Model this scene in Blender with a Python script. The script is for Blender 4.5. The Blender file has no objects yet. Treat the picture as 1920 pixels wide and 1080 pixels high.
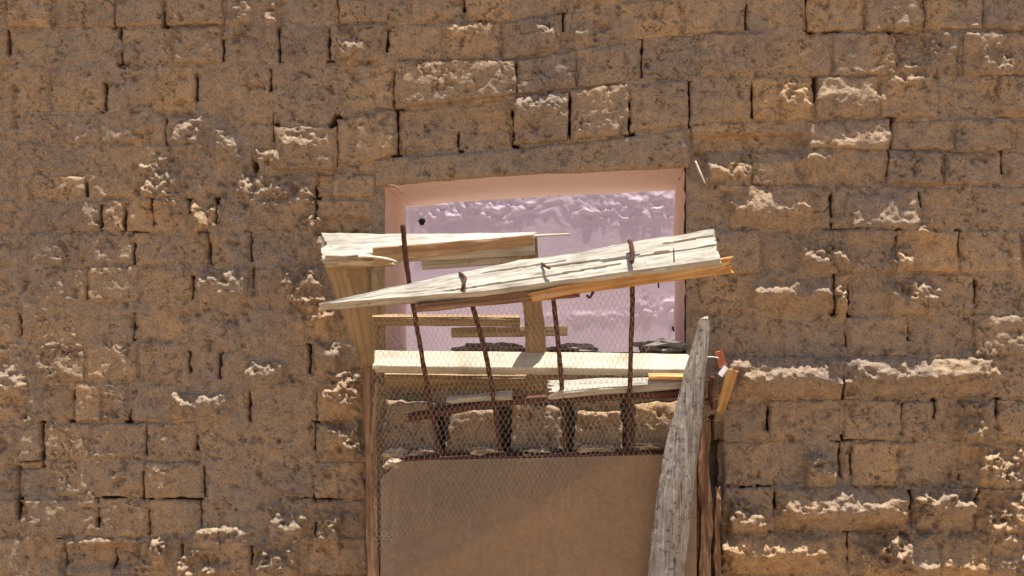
import bpy, math, random
import numpy as np
from mathutils import Vector, Matrix

# ------------------------------------------------------------------ camera, sky, sun, exposure
S = 500.0                      # photograph pixels per metre on the wall plane (Y = 0)
D = 6.0                        # camera to wall, metres
ZC = 2.02                      # height of the picture centre on the wall
CX, CZ = (1100 - 960) / S, 1.60
scene = bpy.context.scene
col = scene.collection

cam = bpy.data.cameras.new('camera')
cam.sensor_width = 36.0
cam.lens = 36.0 * D / (1920 / S)
cam.shift_x = (960 - 1100) / 1920
cam.shift_y = (750 - 540) / 1920
cam.clip_start, cam.clip_end = 0.05, 2000
cam_o = bpy.data.objects.new('camera', cam)
cam_o.location = (CX, -D, CZ)
cam_o.rotation_euler = (math.radians(90), 0, 0)
col.objects.link(cam_o)
scene.camera = cam_o

SUN_FRONT, SUN_RIGHT = math.radians(1.7), math.radians(5.0)   # sun nearly overhead, grazing the wall
sd = Vector((math.tan(SUN_RIGHT), -math.tan(SUN_FRONT), 1.0)).normalized()
world = bpy.data.worlds.new('World'); scene.world = world; world.use_nodes = True
wn = world.node_tree.nodes; wl = world.node_tree.links
sky = wn.new('ShaderNodeTexSky'); sky.sky_type = 'NISHITA'; sky.sun_disc = False
sky.sun_elevation = math.asin(sd.z); sky.sun_rotation = math.atan2(sd.x, sd.y)
sky.dust_density = 2.0
wl.new(sky.outputs[0], wn['Background'].inputs[0]); wn['Background'].inputs[1].default_value = 0.08
sun = bpy.data.lights.new('sun', 'SUN'); sun.energy = 5.0; sun.angle = math.radians(0.5); sun.color = (1.0, 0.965, 0.92)
sun_o = bpy.data.objects.new('sun', sun); sun_o.rotation_euler = sd.to_track_quat('Z', 'Y').to_euler()
sun_o.location = (2, -3, 9); col.objects.link(sun_o)
scene.view_settings.view_transform = 'Standard'; scene.view_settings.look = 'None'
scene.view_settings.gamma = 1.0; scene.view_settings.use_curve_mapping = False
scene.view_settings.exposure = 0.93

# ------------------------------------------------------------------ helpers
random.seed(4); rng = np.random.default_rng(4)

def wx(px): return (px - 960) / S
def wz(py): return ZC + (540 - py) / S
def P(px, py, Y=0.0):
    k = (Y + D) / D
    return Vector((CX + (wx(px) - CX) * k, Y, CZ + (wz(py) - CZ) * k))

def _hash(ix, iy, seed):
    n = (ix.astype(np.int64) * 374761393 + iy.astype(np.int64) * 668265263 + seed * 2147483647) & 0xffffffff
    n = ((n ^ (n >> 13)) * 1274126177) & 0xffffffff
    n = ((n ^ (n >> 16)) * 2246822519) & 0xffffffff
    return ((n ^ (n >> 15)) & 0xffffff) / float(0xffffff) * 2 - 1
def vnoise(x, y, seed=0):
    x = np.asarray(x, float); y = np.asarray(y, float)
    ix, iy = np.floor(x), np.floor(y); fx, fy = x - ix, y - iy
    fx = fx * fx * fx * (fx * (fx * 6 - 15) + 10); fy = fy * fy * fy * (fy * (fy * 6 - 15) + 10)
    a = _hash(ix, iy, seed); b = _hash(ix + 1, iy, seed); c = _hash(ix, iy + 1, seed); d = _hash(ix + 1, iy + 1, seed)
    return (a * (1 - fx) + b * fx) * (1 - fy) + (c * (1 - fx) + d * fx) * fy
def fbm(x, y, f, octv=3, seed=0, gain=0.5):
    s = 0; a = 1; t = 0
    for o in range(octv):
        ca, sa = math.cos(o * 1.1), math.sin(o * 1.1)
        s = s + a * vnoise((x * ca - y * sa) * f + 17.3 * o, (x * sa + y * ca) * f - 9.1 * o, seed + o); t += a; a *= gain; f *= 2.03
    return s / t

def mesh_np(name, verts, quads, smooth=False):
    me = bpy.data.meshes.new(name)
    verts = np.asarray(verts, np.float32); quads = np.asarray(quads, np.int32)
    k = quads.shape[1]
    me.vertices.add(len(verts)); me.vertices.foreach_set('co', verts.ravel())
    me.loops.add(quads.size); me.loops.foreach_set('vertex_index', quads.ravel())
    me.polygons.add(len(quads)); me.polygons.foreach_set('loop_start', np.arange(0, quads.size, k, dtype=np.int32))
    me.update(calc_edges=True); me.validate()
    if smooth: me.polygons.foreach_set('use_smooth', np.ones(len(me.polygons), bool))
    return me
def link(name, me, mat=None, parent=None, loc=None):
    o = bpy.data.objects.new(name, me); col.objects.link(o)
    if mat and me: me.materials.clear(); me.materials.append(mat)
    if parent: o.parent = parent
    if loc is not None: o.location = loc
    return o
def tag(o, label, cat, group=None, kind=None):
    if label: o['label'] = label
    if cat: o['category'] = cat
    if group: o['group'] = group
    if kind: o['kind'] = kind
    return o
def empty(name, loc, label, cat, group=None):
    o = bpy.data.objects.new(name, None); o.empty_display_size = 0.1; o.location = loc; col.objects.link(o)
    return tag(o, label, cat, group)
def set_parent(o, parent):
    o.parent = parent; o.matrix_parent_inverse = parent.matrix_basis.inverted()

# ------------------------------------------------------------------ materials
def new_mat(name, rough=0.9, spec=0.2):
    m = bpy.data.materials.new(name); m.use_nodes = True
    b = m.node_tree.nodes['Principled BSDF']
    b.inputs['Roughness'].default_value = rough; b.inputs['Specular IOR Level'].default_value = spec
    return m, m.node_tree.nodes, m.node_tree.links, b
def N(n, t, **kw):
    x = n.new(t)
    for k, v in kw.items():
        if k in x.inputs: x.inputs[k].default_value = v
        else: setattr(x, k, v)
    return x
def ramp(n, stops, interp='LINEAR'):
    r = n.new('ShaderNodeValToRGB'); r.color_ramp.interpolation = interp
    e = r.color_ramp.elements
    while len(e) < len(stops): e.new(0.5)
    for i, (p, c) in enumerate(stops):
        e[i].position = p; e[i].color = (*c, 1) if len(c) == 3 else c
    return r
def mix(n, l, a, b, f, mode='MIX'):
    m = n.new('ShaderNodeMix'); m.data_type = 'RGBA'; m.blend_type = mode
    for sock, v in ((m.inputs[6], a), (m.inputs[7], b), (m.inputs[0], f)):
        if hasattr(v, 'is_linked'): l.new(v, sock)
        else: sock.default_value = v if not isinstance(v, tuple) else ((*v, 1) if len(v) == 3 else v)
    return m.outputs[2]

def mud_material(name, tones, per_object=True, crack=1.0):
    m, n, l, b = new_mat(name, 0.95, 0.1)
    geo = n.new('ShaderNodeNewGeometry'); pos = geo.outputs['Position']
    n1 = N(n, 'ShaderNodeTexNoise', Scale=2.6, Detail=7, Roughness=0.68); l.new(pos, n1.inputs['Vector'])
    r1 = ramp(n, [(0.30, tones[0]), (0.47, tones[1]), (0.60, tones[2]), (0.75, tones[1])]); l.new(n1.outputs[0], r1.inputs[0])
    c = r1.outputs[0]
    if per_object:
        oi = n.new('ShaderNodeObjectInfo')
        r2 = ramp(n, [(0.0, (0.86, 0.87, 0.90)), (0.3, (0.95, 0.95, 0.96)), (0.7, (1.03, 1.01, 0.98)), (0.92, (1.07, 1.03, 0.96)), (1.0, (1.14, 1.06, 0.92))])
        l.new(oi.outputs['Random'], r2.inputs[0]); c = mix(n, l, c, r2.outputs[0], 1.0, 'MULTIPLY')
    n2 = N(n, 'ShaderNodeTexNoise', Scale=26, Detail=6, Roughness=0.7); l.new(pos, n2.inputs['Vector'])
    r3 = ramp(n, [(0.30, (0.55, 0.52, 0.49)), (0.43, (0.90, 0.89, 0.88)), (0.58, (1.06, 1.05, 1.03)), (0.75, (1.28, 1.25, 1.20))]); l.new(n2.outputs[0], r3.inputs[0])
    c = mix(n, l, c, r3.outputs[0], 1.0, 'MULTIPLY')
    # straw and grit
    n3 = N(n, 'ShaderNodeTexNoise', Scale=150, Detail=3, Roughness=0.6); l.new(pos, n3.inputs['Vector'])
    r4 = ramp(n, [(0.30, (0.58, 0.53, 0.50)), (0.46, (1, 1, 1)), (0.72, (1.30, 1.27, 1.20))]); l.new(n3.outputs[0], r4.inputs[0])
    c = mix(n, l, c, r4.outputs[0], 1.0, 'MULTIPLY')
    # drying cracks
    warp = N(n, 'ShaderNodeTexNoise', Scale=9, Detail=4); l.new(pos, warp.inputs['Vector'])
    vm = N(n, 'ShaderNodeVectorMath', operation='SCALE'); vm.inputs[3].default_value = 0.14; l.new(warp.outputs['Color'], vm.inputs[0])
    va = N(n, 'ShaderNodeVectorMath', operation='ADD'); l.new(pos, va.inputs[0]); l.new(vm.outputs[0], va.inputs[1])
    vo = N(n, 'ShaderNodeTexVoronoi', Scale=15, feature='DISTANCE_TO_EDGE'); l.new(va.outputs[0], vo.inputs['Vector'])
    rc = ramp(n, [(0.0, (0, 0, 0)), (0.035, (1, 1, 1))]); l.new(vo.outputs['Distance'], rc.inputs[0])
    nm = N(n, 'ShaderNodeTexNoise', Scale=5, Detail=2); l.new(pos, nm.inputs['Vector'])
    rm = ramp(n, [(0.48, (1, 1, 1)), (0.60, (0, 0, 0))]); l.new(nm.outputs[0], rm.inputs[0])
    ck = mix(n, l, rc.outputs[0], rm.outputs[0], 1.0, 'LIGHTEN')
    l.new(c, b.inputs['Base Color'])
    bw = n.new('ShaderNodeRGBToBW'); l.new(ck, bw.inputs[0])
    b1 = N(n, 'ShaderNodeBump', Strength=0.55 * crack, Distance=0.006); l.new(bw.outputs[0], b1.inputs['Height'])
    b2 = N(n, 'ShaderNodeBump', Strength=0.9, Distance=0.018); l.new(n2.outputs[0], b2.inputs['Height']); l.new(b1.outputs[0], b2.inputs['Normal'])
    b3 = N(n, 'ShaderNodeBump', Strength=0.45, Distance=0.003); l.new(n3.outputs[0], b3.inputs['Height']); l.new(b2.outputs[0], b3.inputs['Normal'])
    l.new(b3.outputs[0], b.inputs['Normal'])
    return m

def wood_material(name, dark, mid, light, grain=60, along=2.5, rough=0.75, bump=0.5, knots=True):
    m, n, l, b = new_mat(name, rough, 0.25)
    tc = n.new('ShaderNodeTexCoord')
    mp = N(n, 'ShaderNodeMapping'); mp.inputs['Scale'].default_value = (along, grain, grain); l.new(tc.outputs['Object'], mp.inputs[0])
    n1 = N(n, 'ShaderNodeTexNoise', Scale=1.0, Detail=6, Roughness=0.65, Distortion=0.6); l.new(mp.outputs[0], n1.inputs['Vector'])
    r = ramp(n, [(0.28, dark), (0.46, mid), (0.66, light)]); l.new(n1.outputs[0], r.inputs[0])
    n2 = N(n, 'ShaderNodeTexNoise', Scale=7, Detail=5, Roughness=0.6); l.new(tc.outputs['Object'], n2.inputs['Vector'])
    r2 = ramp(n, [(0.32, (0.68, 0.66, 0.62)), (0.5, (1, 1, 1)), (0.72, (1.12, 1.1, 1.06))]); l.new(n2.outputs[0], r2.inputs[0])
    c = mix(n, l, r.outputs[0], r2.outputs[0], 1.0, 'MULTIPLY')
    if knots:
        n3 = N(n, 'ShaderNodeTexNoise', Scale=38, Detail=3, Roughness=0.7); l.new(tc.outputs['Object'], n3.inputs['Vector'])
        r3 = ramp(n, [(0.66, (1, 1, 1)), (0.74, (0.45, 0.40, 0.36))]); l.new(n3.outputs[0], r3.inputs[0])
        c = mix(n, l, c, r3.outputs[0], 1.0, 'MULTIPLY')
    l.new(c, b.inputs['Base Color'])
    bp = N(n, 'ShaderNodeBump', Strength=bump, Distance=0.004); l.new(n1.outputs[0], bp.inputs['Height']); l.new(bp.outputs[0], b.inputs['Normal'])
    return m

def plain_material(name, a, c2, scale=30, rough=0.8, bump=0.4, dist=0.003, spec=0.2, metal=0.0):
    m, n, l, b = new_mat(name, rough, spec); b.inputs['Metallic'].default_value = metal
    tc = n.new('ShaderNodeTexCoord')
    n1 = N(n, 'ShaderNodeTexNoise', Scale=scale, Detail=6, Roughness=0.65); l.new(tc.outputs['Object'], n1.inputs['Vector'])
    r = ramp(n, [(0.32, a), (0.68, c2)]); l.new(n1.outputs[0], r.inputs[0]); l.new(r.outputs[0], b.inputs['Base Color'])
    bp = N(n, 'ShaderNodeBump', Strength=bump, Distance=dist); l.new(n1.outputs[0], bp.inputs['Height']); l.new(bp.outputs[0], b.inputs['Normal'])
    return m

M = {}
M['brick'] = mud_material('mud_brick', [(0.270, 0.214, 0.170), (0.34, 0.252, 0.174), (0.40, 0.276, 0.167)])
M['mortar'] = mud_material('mud_mortar', [(0.260, 0.211, 0.171), (0.322, 0.244, 0.174), (0.375, 0.264, 0.165)], per_object=False)
M['dust'] = mud_material('pale_dust', [(0.42, 0.33, 0.24), (0.50, 0.39, 0.28), (0.55, 0.43, 0.30)], crack=0.2)
M['bleached'] = wood_material('bleached_wood', (0.15, 0.125, 0.10), (0.375, 0.335, 0.27), (0.47, 0.425, 0.35))
M['pale'] = wood_material('pale_planed_wood', (0.38, 0.315, 0.225), (0.48, 0.41, 0.305), (0.54, 0.47, 0.36), knots=False, bump=0.15)
M['ochre'] = wood_material('ochre_wood', (0.13, 0.078, 0.035), (0.26, 0.17, 0.085), (0.36, 0.25, 0.13), along=2)
M['tan'] = wood_material('tan_wood', (0.20, 0.10, 0.04), (0.34, 0.19, 0.085), (0.42, 0.26, 0.13), along=2, knots=False)
M['brown'] = wood_material('brown_wood', (0.06, 0.03, 0.018), (0.18, 0.095, 0.05), (0.34, 0.20, 0.11), along=2)
M['grey'] = wood_material('grey_weathered_wood', (0.09, 0.08, 0.07), (0.36, 0.32, 0.28), (0.50, 0.46, 0.41), grain=45, along=4, bump=1.0)
M['orange'] = wood_material('fresh_split_wood', (0.34, 0.14, 0.04), (0.50, 0.24, 0.07), (0.62, 0.38, 0.16), knots=False)
M['rust'] = plain_material('rusty_iron', (0.045, 0.018, 0.013), (0.13, 0.055, 0.032), 60, 0.85, 0.6, 0.002)
M['wire'] = plain_material('galvanised_wire', (0.22, 0.18, 0.14), (0.42, 0.37, 0.31), 80, 0.6, 0.1, 0.0005, 0.4, 0.3)
M['plaster'] = plain_material('pink_plaster', (0.62, 0.42, 0.33), (0.68, 0.47, 0.37), 4, 0.75, 0.15, 0.004)
M['orange_plastic'] = plain_material('orange_red_plastic', (0.38, 0.115, 0.055), (0.48, 0.17, 0.085), 25, 0.5, 0.1)
M['white'] = plain_material('white_chip', (0.62, 0.60, 0.55), (0.74, 0.72, 0.67), 40, 0.8, 0.2)
M['soil'] = plain_material('dark_soil', (0.13, 0.115, 0.10), (0.27, 0.235, 0.20), 40, 0.95, 0.7, 0.006)
M['hole'] = plain_material('dark_hole', (0.012, 0.010, 0.010), (0.03, 0.024, 0.02), 30, 0.95, 0.2)
M['straw'] = plain_material('pale_straw', (0.50, 0.42, 0.28), (0.62, 0.54, 0.38), 60, 0.7, 0.2, 0.001)

# ------------------------------------------------------------------ ground
def ground():
    m, n, l, b = new_mat('sandy_ground', 0.95, 0.1)
    geo = n.new('ShaderNodeNewGeometry')
    n1 = N(n, 'ShaderNodeTexNoise', Scale=0.8, Detail=8, Roughness=0.65); l.new(geo.outputs['Position'], n1.inputs['Vector'])
    r = ramp(n, [(0.3, (0.285, 0.200, 0.125)), (0.7, (0.37, 0.265, 0.172))]); l.new(n1.outputs[0], r.inputs[0]); l.new(r.outputs[0], b.inputs['Base Color'])
    bp = N(n, 'ShaderNodeBump', Strength=0.5, Distance=0.03); l.new(n1.outputs[0], bp.inputs['Height']); l.new(bp.outputs[0], b.inputs['Normal'])
    me = bpy.data.meshes.new('ground'); me.from_pydata([(-600, -600, 0), (600, -600, 0), (600, 600, 0), (-600, 600, 0)], [], [(0, 1, 2, 3)])
    o = link('ground', me, m); o['kind'] = 'structure'
ground()

# ------------------------------------------------------------------ the wall's relief: height towards the viewer, metres
PATCH = [  # (px, py, half width, half height, how far it stands out) of rough crests
    (1490,172,26,14,.030),(1590,160,60,24,.042),(1700,128,40,20,.026),(1765,88,24,14,.028),(1815,44,58,20,.038),(1868,110,30,16,.028),(1588,258,78,34,.048),
    (1362,312,44,18,.040),(1445,368,78,14,.044),(1660,390,72,24,.046),(1545,468,44,16,.034),(1692,474,18,12,.036),
    (1488,530,74,12,.044),(1712,542,44,13,.034),(1578,552,14,10,.03),(1470,690,104,11,.048),(1735,682,136,15,.046),
    (1540,868,26,12,.034),(1580,934,122,12,.056),(1772,930,52,16,.050),(1400,960,34,18,.036),(1455,1016,104,11,.052),
    (1690,1008,26,16,.044),(1868,862,46,24,.034),(1650,1036,40,18,.044),(1800,1030,110,26,.044),(1822,785,24,24,.030),(1880,960,34,30,.036),
    (352,242,26,16,.026),(428,250,20,24,.026),(300,340,36,28,.030),(520,352,68,24,.036),(388,398,26,22,.030),(500,284,18,9,.026),(560,262,26,9,.022),
    (416,526,42,16,.034),(566,516,36,22,.034),(578,574,42,24,.036),(642,722,36,18,.036),(642,798,30,12,.038),(336,744,11,8,.032),
    (385,746,42,8,.026),(496,690,32,10,.028),(612,650,22,12,.034),(540,966,36,20,.034),(612,968,26,28,.034),(520,1036,34,20,.036),
    (300,1010,14,14,.030),(368,1060,34,26,.034),(416,994,46,6,.030),(456,12,18,8,.024),(510,22,10,18,.022),(582,430,26,18,.03),
    (882,46,42,10,.030),(660,82,22,6,.022),(1022,55,16,6,.022),(1093,50,16,8,.024),(1012,188,48,11,.030),(672,830,26,12,.03),(20,706,24,10,.024)]
DENT = [  # hollows with an overhanging upper edge: px, py, half width, half height, depth
    (185,1040,66,20,.034),(58,892,44,24,.018),(645,416,48,12,.030),(1400,263,98,14,.034),(855,250,104,36,.012),(1342,850,14,60,.030),
    (1690,60,30,8,.016),(300,196,60,8,.010),(610,335,14,14,.020),(1630,990,40,10,.022),(470,318,12,10,.02),(1310,300,16,20,.03),(90,1030,26,18,.02)]
GAP = [  # open joints: x0,y0,x1,y1, half width (px)
    (15,60,15,97,4),(217,37,236,83,5),(310,30,310,67,4),(418,80,420,110,4),(525,60,525,113,5),(619,62,622,133,5),(227,105,228,118,7),(508,133,509,165,4),
    (197,160,196,207,4),(370,143,370,183,3),(515,217,513,260,3),(480,270,482,317,5),(310,227,311,267,3),(100,70,102,78,8),(162,350,162,358,6),(632,225,632,280,10),
    (636,5,636,30,5),(872,0,872,12,5),(1054,30,1056,48,7),(1200,79,1203,139,4),(740,142,748,210,6),(967,127,967,165,4),(745,215,742,290,6),(748,211,775,213,4),
    (857,250,860,280,3),(956,210,966,275,4),(1068,180,1068,255,3),(1180,195,1180,255,7),(1288,160,1300,240,7),(727,60,728,90,3),(1398,14,1398,48,5),(1513,3,1516,57,5),
    (1516,59,1570,58,3),(1672,52,1690,70,6),(1410,165,1410,215,4),(1527,143,1527,182,6),(1555,203,1605,196,3),(1470,212,1512,205,3),(1670,218,1670,238,4),(1665,283,1665,327,3),
    (1878,280,1879,320,3),(1557,368,1556,403,4),(1725,368,1727,380,6),(1560,423,1640,423,4),(1680,440,1682,448,7),(1797,440,1799,462,8),(1563,520,1563,585,4),
    (1590,540,1590,590,4),(1830,528,1830,562,4),(1840,575,1852,572,5),(1577,625,1592,643,4),(1703,622,1705,632,6),(1578,722,1579,738,8),(1442,768,1440,803,5),
    (1692,760,1693,780,5),(1753,755,1754,777,5),(1565,821,1612,820,4),(1870,748,1872,780,4),(1575,830,1580,890,5),(1597,845,1597,885,4),(1452,930,1453,948,5),(1705,925,1706,950,4),
    (1827,920,1827,955,4),(1775,896,1805,896,3),(1590,1002,1590,1045,4),(1393,912,1405,912,4),(1425,913,1440,912,4),
    (190,390,191,422,5),(233,397,233,420,4),(288,378,288,413,4),(357,367,358,393,4),(408,367,408,415,4),(590,355,598,400,8),(230,432,280,430,3),(250,460,250,503,4),
    (387,440,397,490,5),(467,437,475,483,4),(360,525,359,553,5),(475,510,476,532,4),(163,542,165,552,7),(37,590,37,625,3),(250,593,250,630,5),(355,665,355,692,6),
    (412,667,412,705,3),(580,655,582,690,8),(140,740,134,785,6),(243,775,241,790,4),(467,735,470,785,3),(80,795,82,855,4),(268,800,276,845,6),(368,820,369,838,5),(590,785,591,838,5),
    (32,935,30,965,7),(183,962,183,977,8),(278,965,279,995,5),(375,955,376,985,6),(593,985,593,1000,4),(30,880,32,930,3),(75,870,40,873,4),(185,936,228,936,3),(280,937,375,938,2.5),
    (570,934,640,930,5),(110,1018,125,1060,7),(212,1035,213,1060,4),(343,1030,342,1052,6),(470,1030,471,1050,5),(180,1055,250,1066,5),(267,890,267,930,4),(380,880,385,925,4),
    (820,780,826,850,9),(946,775,946,850,10),(1062,765,1062,846,11),(1176,760,1176,846,9),(1335,790,1340,900,9),(1338,905,1340,1090,7)]

def field(X, Z):
    """slow swelling of the eroded mud, shared by bricks and mortar"""
    px = X * S + 960; py = 540 - (Z - ZC) * S
    soft = np.clip((px - 250) / 600, 0, 1)                      # the plaster-smeared end of the wall swells less
    h = (0.0035 + 0.0035 * soft) * fbm(X, Z, 1.3, 2, 3) + 0.0042 * fbm(X, Z, 9, 3, 11) + 0.0050 * fbm(X, Z, 36, 3, 23)
    h = h + 0.007 * np.clip(Z - 2.0, -1.2, 1.4) + 0.026 * np.clip((-40 - py) / 60, 0, 1)   # added lean and unseen thicker top, put in to shade the face below
    lump = fbm(X, Z, 22, 4, 77, 0.65)
    h = h - 0.060 * np.clip(lump - 0.34, 0, .3)                 # small pits
    wxn, wzn = X + 0.03 * fbm(X, Z, 10, 2, 83), Z + 0.03 * fbm(X, Z, 10, 2, 89)
    cr = np.abs(fbm(wxn, wzn, 19, 3, 101)); on = np.clip((fbm(X, Z, 10, 2, 107) - 0.02) / 0.2, 0, 1)
    h = h - 0.011 * on * np.clip(1 - cr / 0.055, 0, 1)           # shrinkage cracks
    clod = np.abs(fbm(wxn, wzn, 24, 2, 113))
    h = h + 0.008 * (np.minimum(clod, .45) - 0.2)
    px = X * S + 960; py = 540 - (Z - ZC) * S
    jag = fbm(X, Z, 26, 3, 41)
    for (cx, cy, rx, ry, a) in DENT:
        g = np.clip((py - (cy - ry) + 6 * jag) / 5, 0, 1) * np.clip(1 - (py - (cy + ry)) / 26, 0, 1) * np.clip((1.15 - np.abs(px - cx) / rx + .3 * jag) / .25, 0, 1)
        h = h - a * g
    jag2 = fbm(X, Z, 55, 2, 59); jag3 = fbm(X, Z, 85, 2, 63)
    for (cx, cy, rx, ry, a) in PATCH:
        a = a * 0.25 + 0.75 * (0.028 + max(0, cy - 120) * 5.2e-5 if cx > 1300 else 0.026 + max(0, cy) * 2.2e-5)   # lower ones stand further out, clear of those above
        dx = np.abs(px - cx) / rx
        near = dx < 1.35
        if not near.any(): continue
        top = cy - ry + (jag + 0.55 * jag3) * ry * 1.7                           # ragged upper lip
        t = (py - top) / (2.0 * ry)
        up = np.clip(t, 0, 1)
        up = up * (1 - 0.25 * up)
        up = up / 0.75
        down = np.clip(1 - (py - (cy + ry)) / 55.0, 0, 1)
        down = down * down * (3 - 2 * down)
        gx = np.clip((1.25 - dx - 0.25 * jag) / 0.45, 0, 1)
        gx = gx * gx * (3 - 2 * gx)
        rough = 1 + 0.34 * (jag2 + 0.5 * jag3) * np.clip(1.4 - np.abs(t - 0.6), 0, 1)
        if rx > 55 and cx > 1300:                                # long broken brick tops: one sloping ledge
            top = cy - ry - 12 + (jag + 0.6 * jag3) * 15
            t = np.clip((py - top) / (2.0 * ry + 24), 0, 1.0)
            h = h * (1 - 0.7 * gx * np.clip(t * 3, 0, 1) * down) + 1.15 * a * gx * (t + 0.13 * (jag2 + jag3) * np.clip(t * 4, 0, 1)) * down
        else:
            h = h + a * 1.0 * gx * np.minimum(up * rough, 1.2) * down
    return h

def field_mortar(X, Z):
    h = field(X, Z) - 0.0095 + 0.0065 * fbm(X, Z, 16, 3, 91) + 0.003 * fbm(X, Z, 60, 2, 95)
    px = X * S + 960; py = 540 - (Z - ZC) * S
    left = np.clip((760 - px) / 300, 0, 1) * np.clip((py - 20) / 80, 0, 1)
    cover = np.clip((fbm(X, Z, 2.1, 3, 131) + 0.12) / 0.25, 0, 1)
    h = h + 0.0042 * left + (0.0050 * left + 0.0020) * cover
    wob = 6.0 * fbm(X, Z, 24, 2, 7); thin = 2.6 * fbm(X, Z, 34, 2, 8)
    for (x0, y0, x1, y1, w) in GAP:
        m = (px > min(x0, x1) - 25) & (px < max(x0, x1) + 25) & (py > min(y0, y1) - 25) & (py < max(y0, y1) + 25)
        if not m.any(): continue
        dx, dy = x1 - x0, y1 - y0; L2 = dx * dx + dy * dy + 1e-6
        t = np.clip(((px - x0) * dx + (py - y0) * dy) / L2, 0, 1)
        d = np.hypot(px + wob - x0 - t * dx, py - y0 - t * dy)
        h = h - 0.085 * np.clip((w + 2.6 + thin - d) / 2.4, 0, 1)
    return h

wall = empty('mud_brick_wall', (0, 0.25, 0), 'eroded brown mud brick wall around the pink window recess', 'wall')

WIN = dict(x0=720, x1=1288, yb=664)
def win_top(px): return np.interp(px, [700, 735, 850, 960, 1290], [347, 345, 333, 325, 311])

# mortar sheet with the window opening left out
def mortar():
    st = 2.9
    xs = np.arange(-430, 2352, st); ys = np.arange(-262, 1552, st)
    PX, PY = np.meshgrid(xs, ys)
    X = (PX - 960) / S; Z = ZC + (540 - PY) / S
    H = field_mortar(X, Z)
    V = np.stack([X, -H - 0.25, Z], -1).reshape(-1, 3)      # parent sits at Y = 0.25
    ny, nx = PX.shape
    idx = np.arange(ny * nx).reshape(ny, nx)
    q = np.stack([idx[:-1, :-1], idx[1:, :-1], idx[1:, 1:], idx[:-1, 1:]], -1)
    cx = (PX[:-1, :-1] + st / 2); cy = (PY[:-1, :-1] + st / 2)
    inside = (cx > WIN['x0']) & (cx < WIN['x1']) & (cy > win_top(cx)) & (cy < WIN['yb'])
    q = q[~inside].reshape(-1, 4)
    o = link('mortar', mesh_np('mortar', V, q, smooth=True), M['mortar'], wall)
mortar()

# solid core of the wall round the recess
def core():
    vs, fs = [], []
    def box(x0, x1, z0, z1, y0, y1):
        k = len(vs)
        for y in (y0, y1):
            vs.extend([(x0, y, z0), (x1, y, z0), (x1, y, z1), (x0, y, z1)])
        fs.extend([[k + i for i in f] for f in ((0, 1, 2, 3), (7, 6, 5, 4), (0, 4, 5, 1), (3, 2, 6, 7), (1, 5, 6, 2), (0, 3, 7, 4))])
    xa, xb = wx(-430), wx(2351); zt = wz(-261)
    xl, xr = wx(WIN['x0']) - 0.03, wx(WIN['x1']) + 0.03
    zl, zh = wz(WIN['yb']) - 0.03, wz(308) + 0.03
    y0, y1 = 0.14 - 0.25, 0.72 - 0.25
    box(xa, xl, 0.0, zt, y0, y1); box(xr, xb, 0.0, zt, y0, y1)
    box(xl, xr, 0.0, zl, y0, y1); box(xl, xr, zh, zt, y0, y1)
    # top and edges that close the mortar sheet to the core
    box(xa, xb, zt - 0.02, zt + 0.02, -0.25 + 0.012, y0); box(xa - 0.0, xa + 0.03, 0, zt - 0.02, -0.25 + 0.03, y0); box(xb - 0.03, xb, 0, zt - 0.02, -0.25 + 0.03, y0)
    me = bpy.data.meshes.new('wall_core'); me.from_pydata(vs, [], fs)
    link('wall_core', me, M['mortar'], wall)
core()

# ------------------------------------------------------------------ courses of mud bricks
def L(pts): 
    xs, ys = zip(*pts); return lambda x: float(np.interp(x, xs, ys))
B = [L([(-500,-80),(600,-95),(960,-110),(1200,-160),(1350,-175),(2500,-175)]),
     L([(-500,-10),(600,-28),(960,-35),(1200,-80),(1350,-95),(2500,-95)]),
     L([(-500,58),(600,46),(960,40),(1200,-5),(1350,-20),(2500,-20)]),
     L([(-500,128),(600,116),(960,114),(1200,72),(1350,60),(2500,60)]),
     L([(-500,210),(400,213),(470,236),(630,236),(640,204),(750,206),(960,182),(1200,152),(1350,145),(2500,140)]),
     L([(-500,266),(400,270),(470,318),(630,322),(642,302),(750,290),(960,274),(1200,250),(1350,228),(2500,215)])]
ROWS = []   # (top, bottom, joints)
ROWS.append((B[0], B[1], [-60,45,160,262,372,470,575,690,800,905,1010,1120,1240,1345,1460,1570,1690,1800,1950]))
ROWS.append((B[1], B[2], [-95,15,100,217,310,420,523,636,769,870,960,1054,1130,1240,1345,1450,1570,1690,1790,1900,2020]))
ROWS.append((B[2], B[3], [-90,15,120,227,325,418,525,620,727,832,941,1054,1160,1280,1398,1513,1620,1730,1840,1960]))
ROWS.append((B[3], B[4], [-100,0,95,197,285,370,508,638,741,967,1080,1202,1310,1440,1560,1680,1800,1935]))
ROWS.append((B[4], B[5], [-110,-20,80,187,310,412,515,632,745,858,961,1068,1180,1293,1410,1527,1647,1760,1870,1990]))
def flat(y): return L([(-500, y), (2500, y)])
lefty = [266,326,372,434,498,570,641,716,791,864,935,1008,1082]
leftj = [[-80,30,127,255,370,472],[-50,60,162,260,365,445,592,705],[-20,80,190,233,288,357,408,480,592,700],[-70,48,150,250,392,470,590,700],[-60,45,163,262,360,475,575,688],
         [-40,37,150,250,380,460,575,690],[-50,63,158,260,355,412,580,688],[-60,50,140,188,243,355,468,595,688],[-40,80,170,273,368,473,590,690],
         [-70,32,80,165,267,382,473,590,690],[-70,33,80,183,278,375,480,593,690],[-60,40,118,212,343,470,575,690]]
for k in range(12):
    b0 = flat(lefty[k]) if k else B[5]
    ROWS.append((b0, flat(lefty[k + 1]), leftj[k]))
righty = [0, 283,347,430,512,592,668,748,827,912,998,1080]
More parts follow.
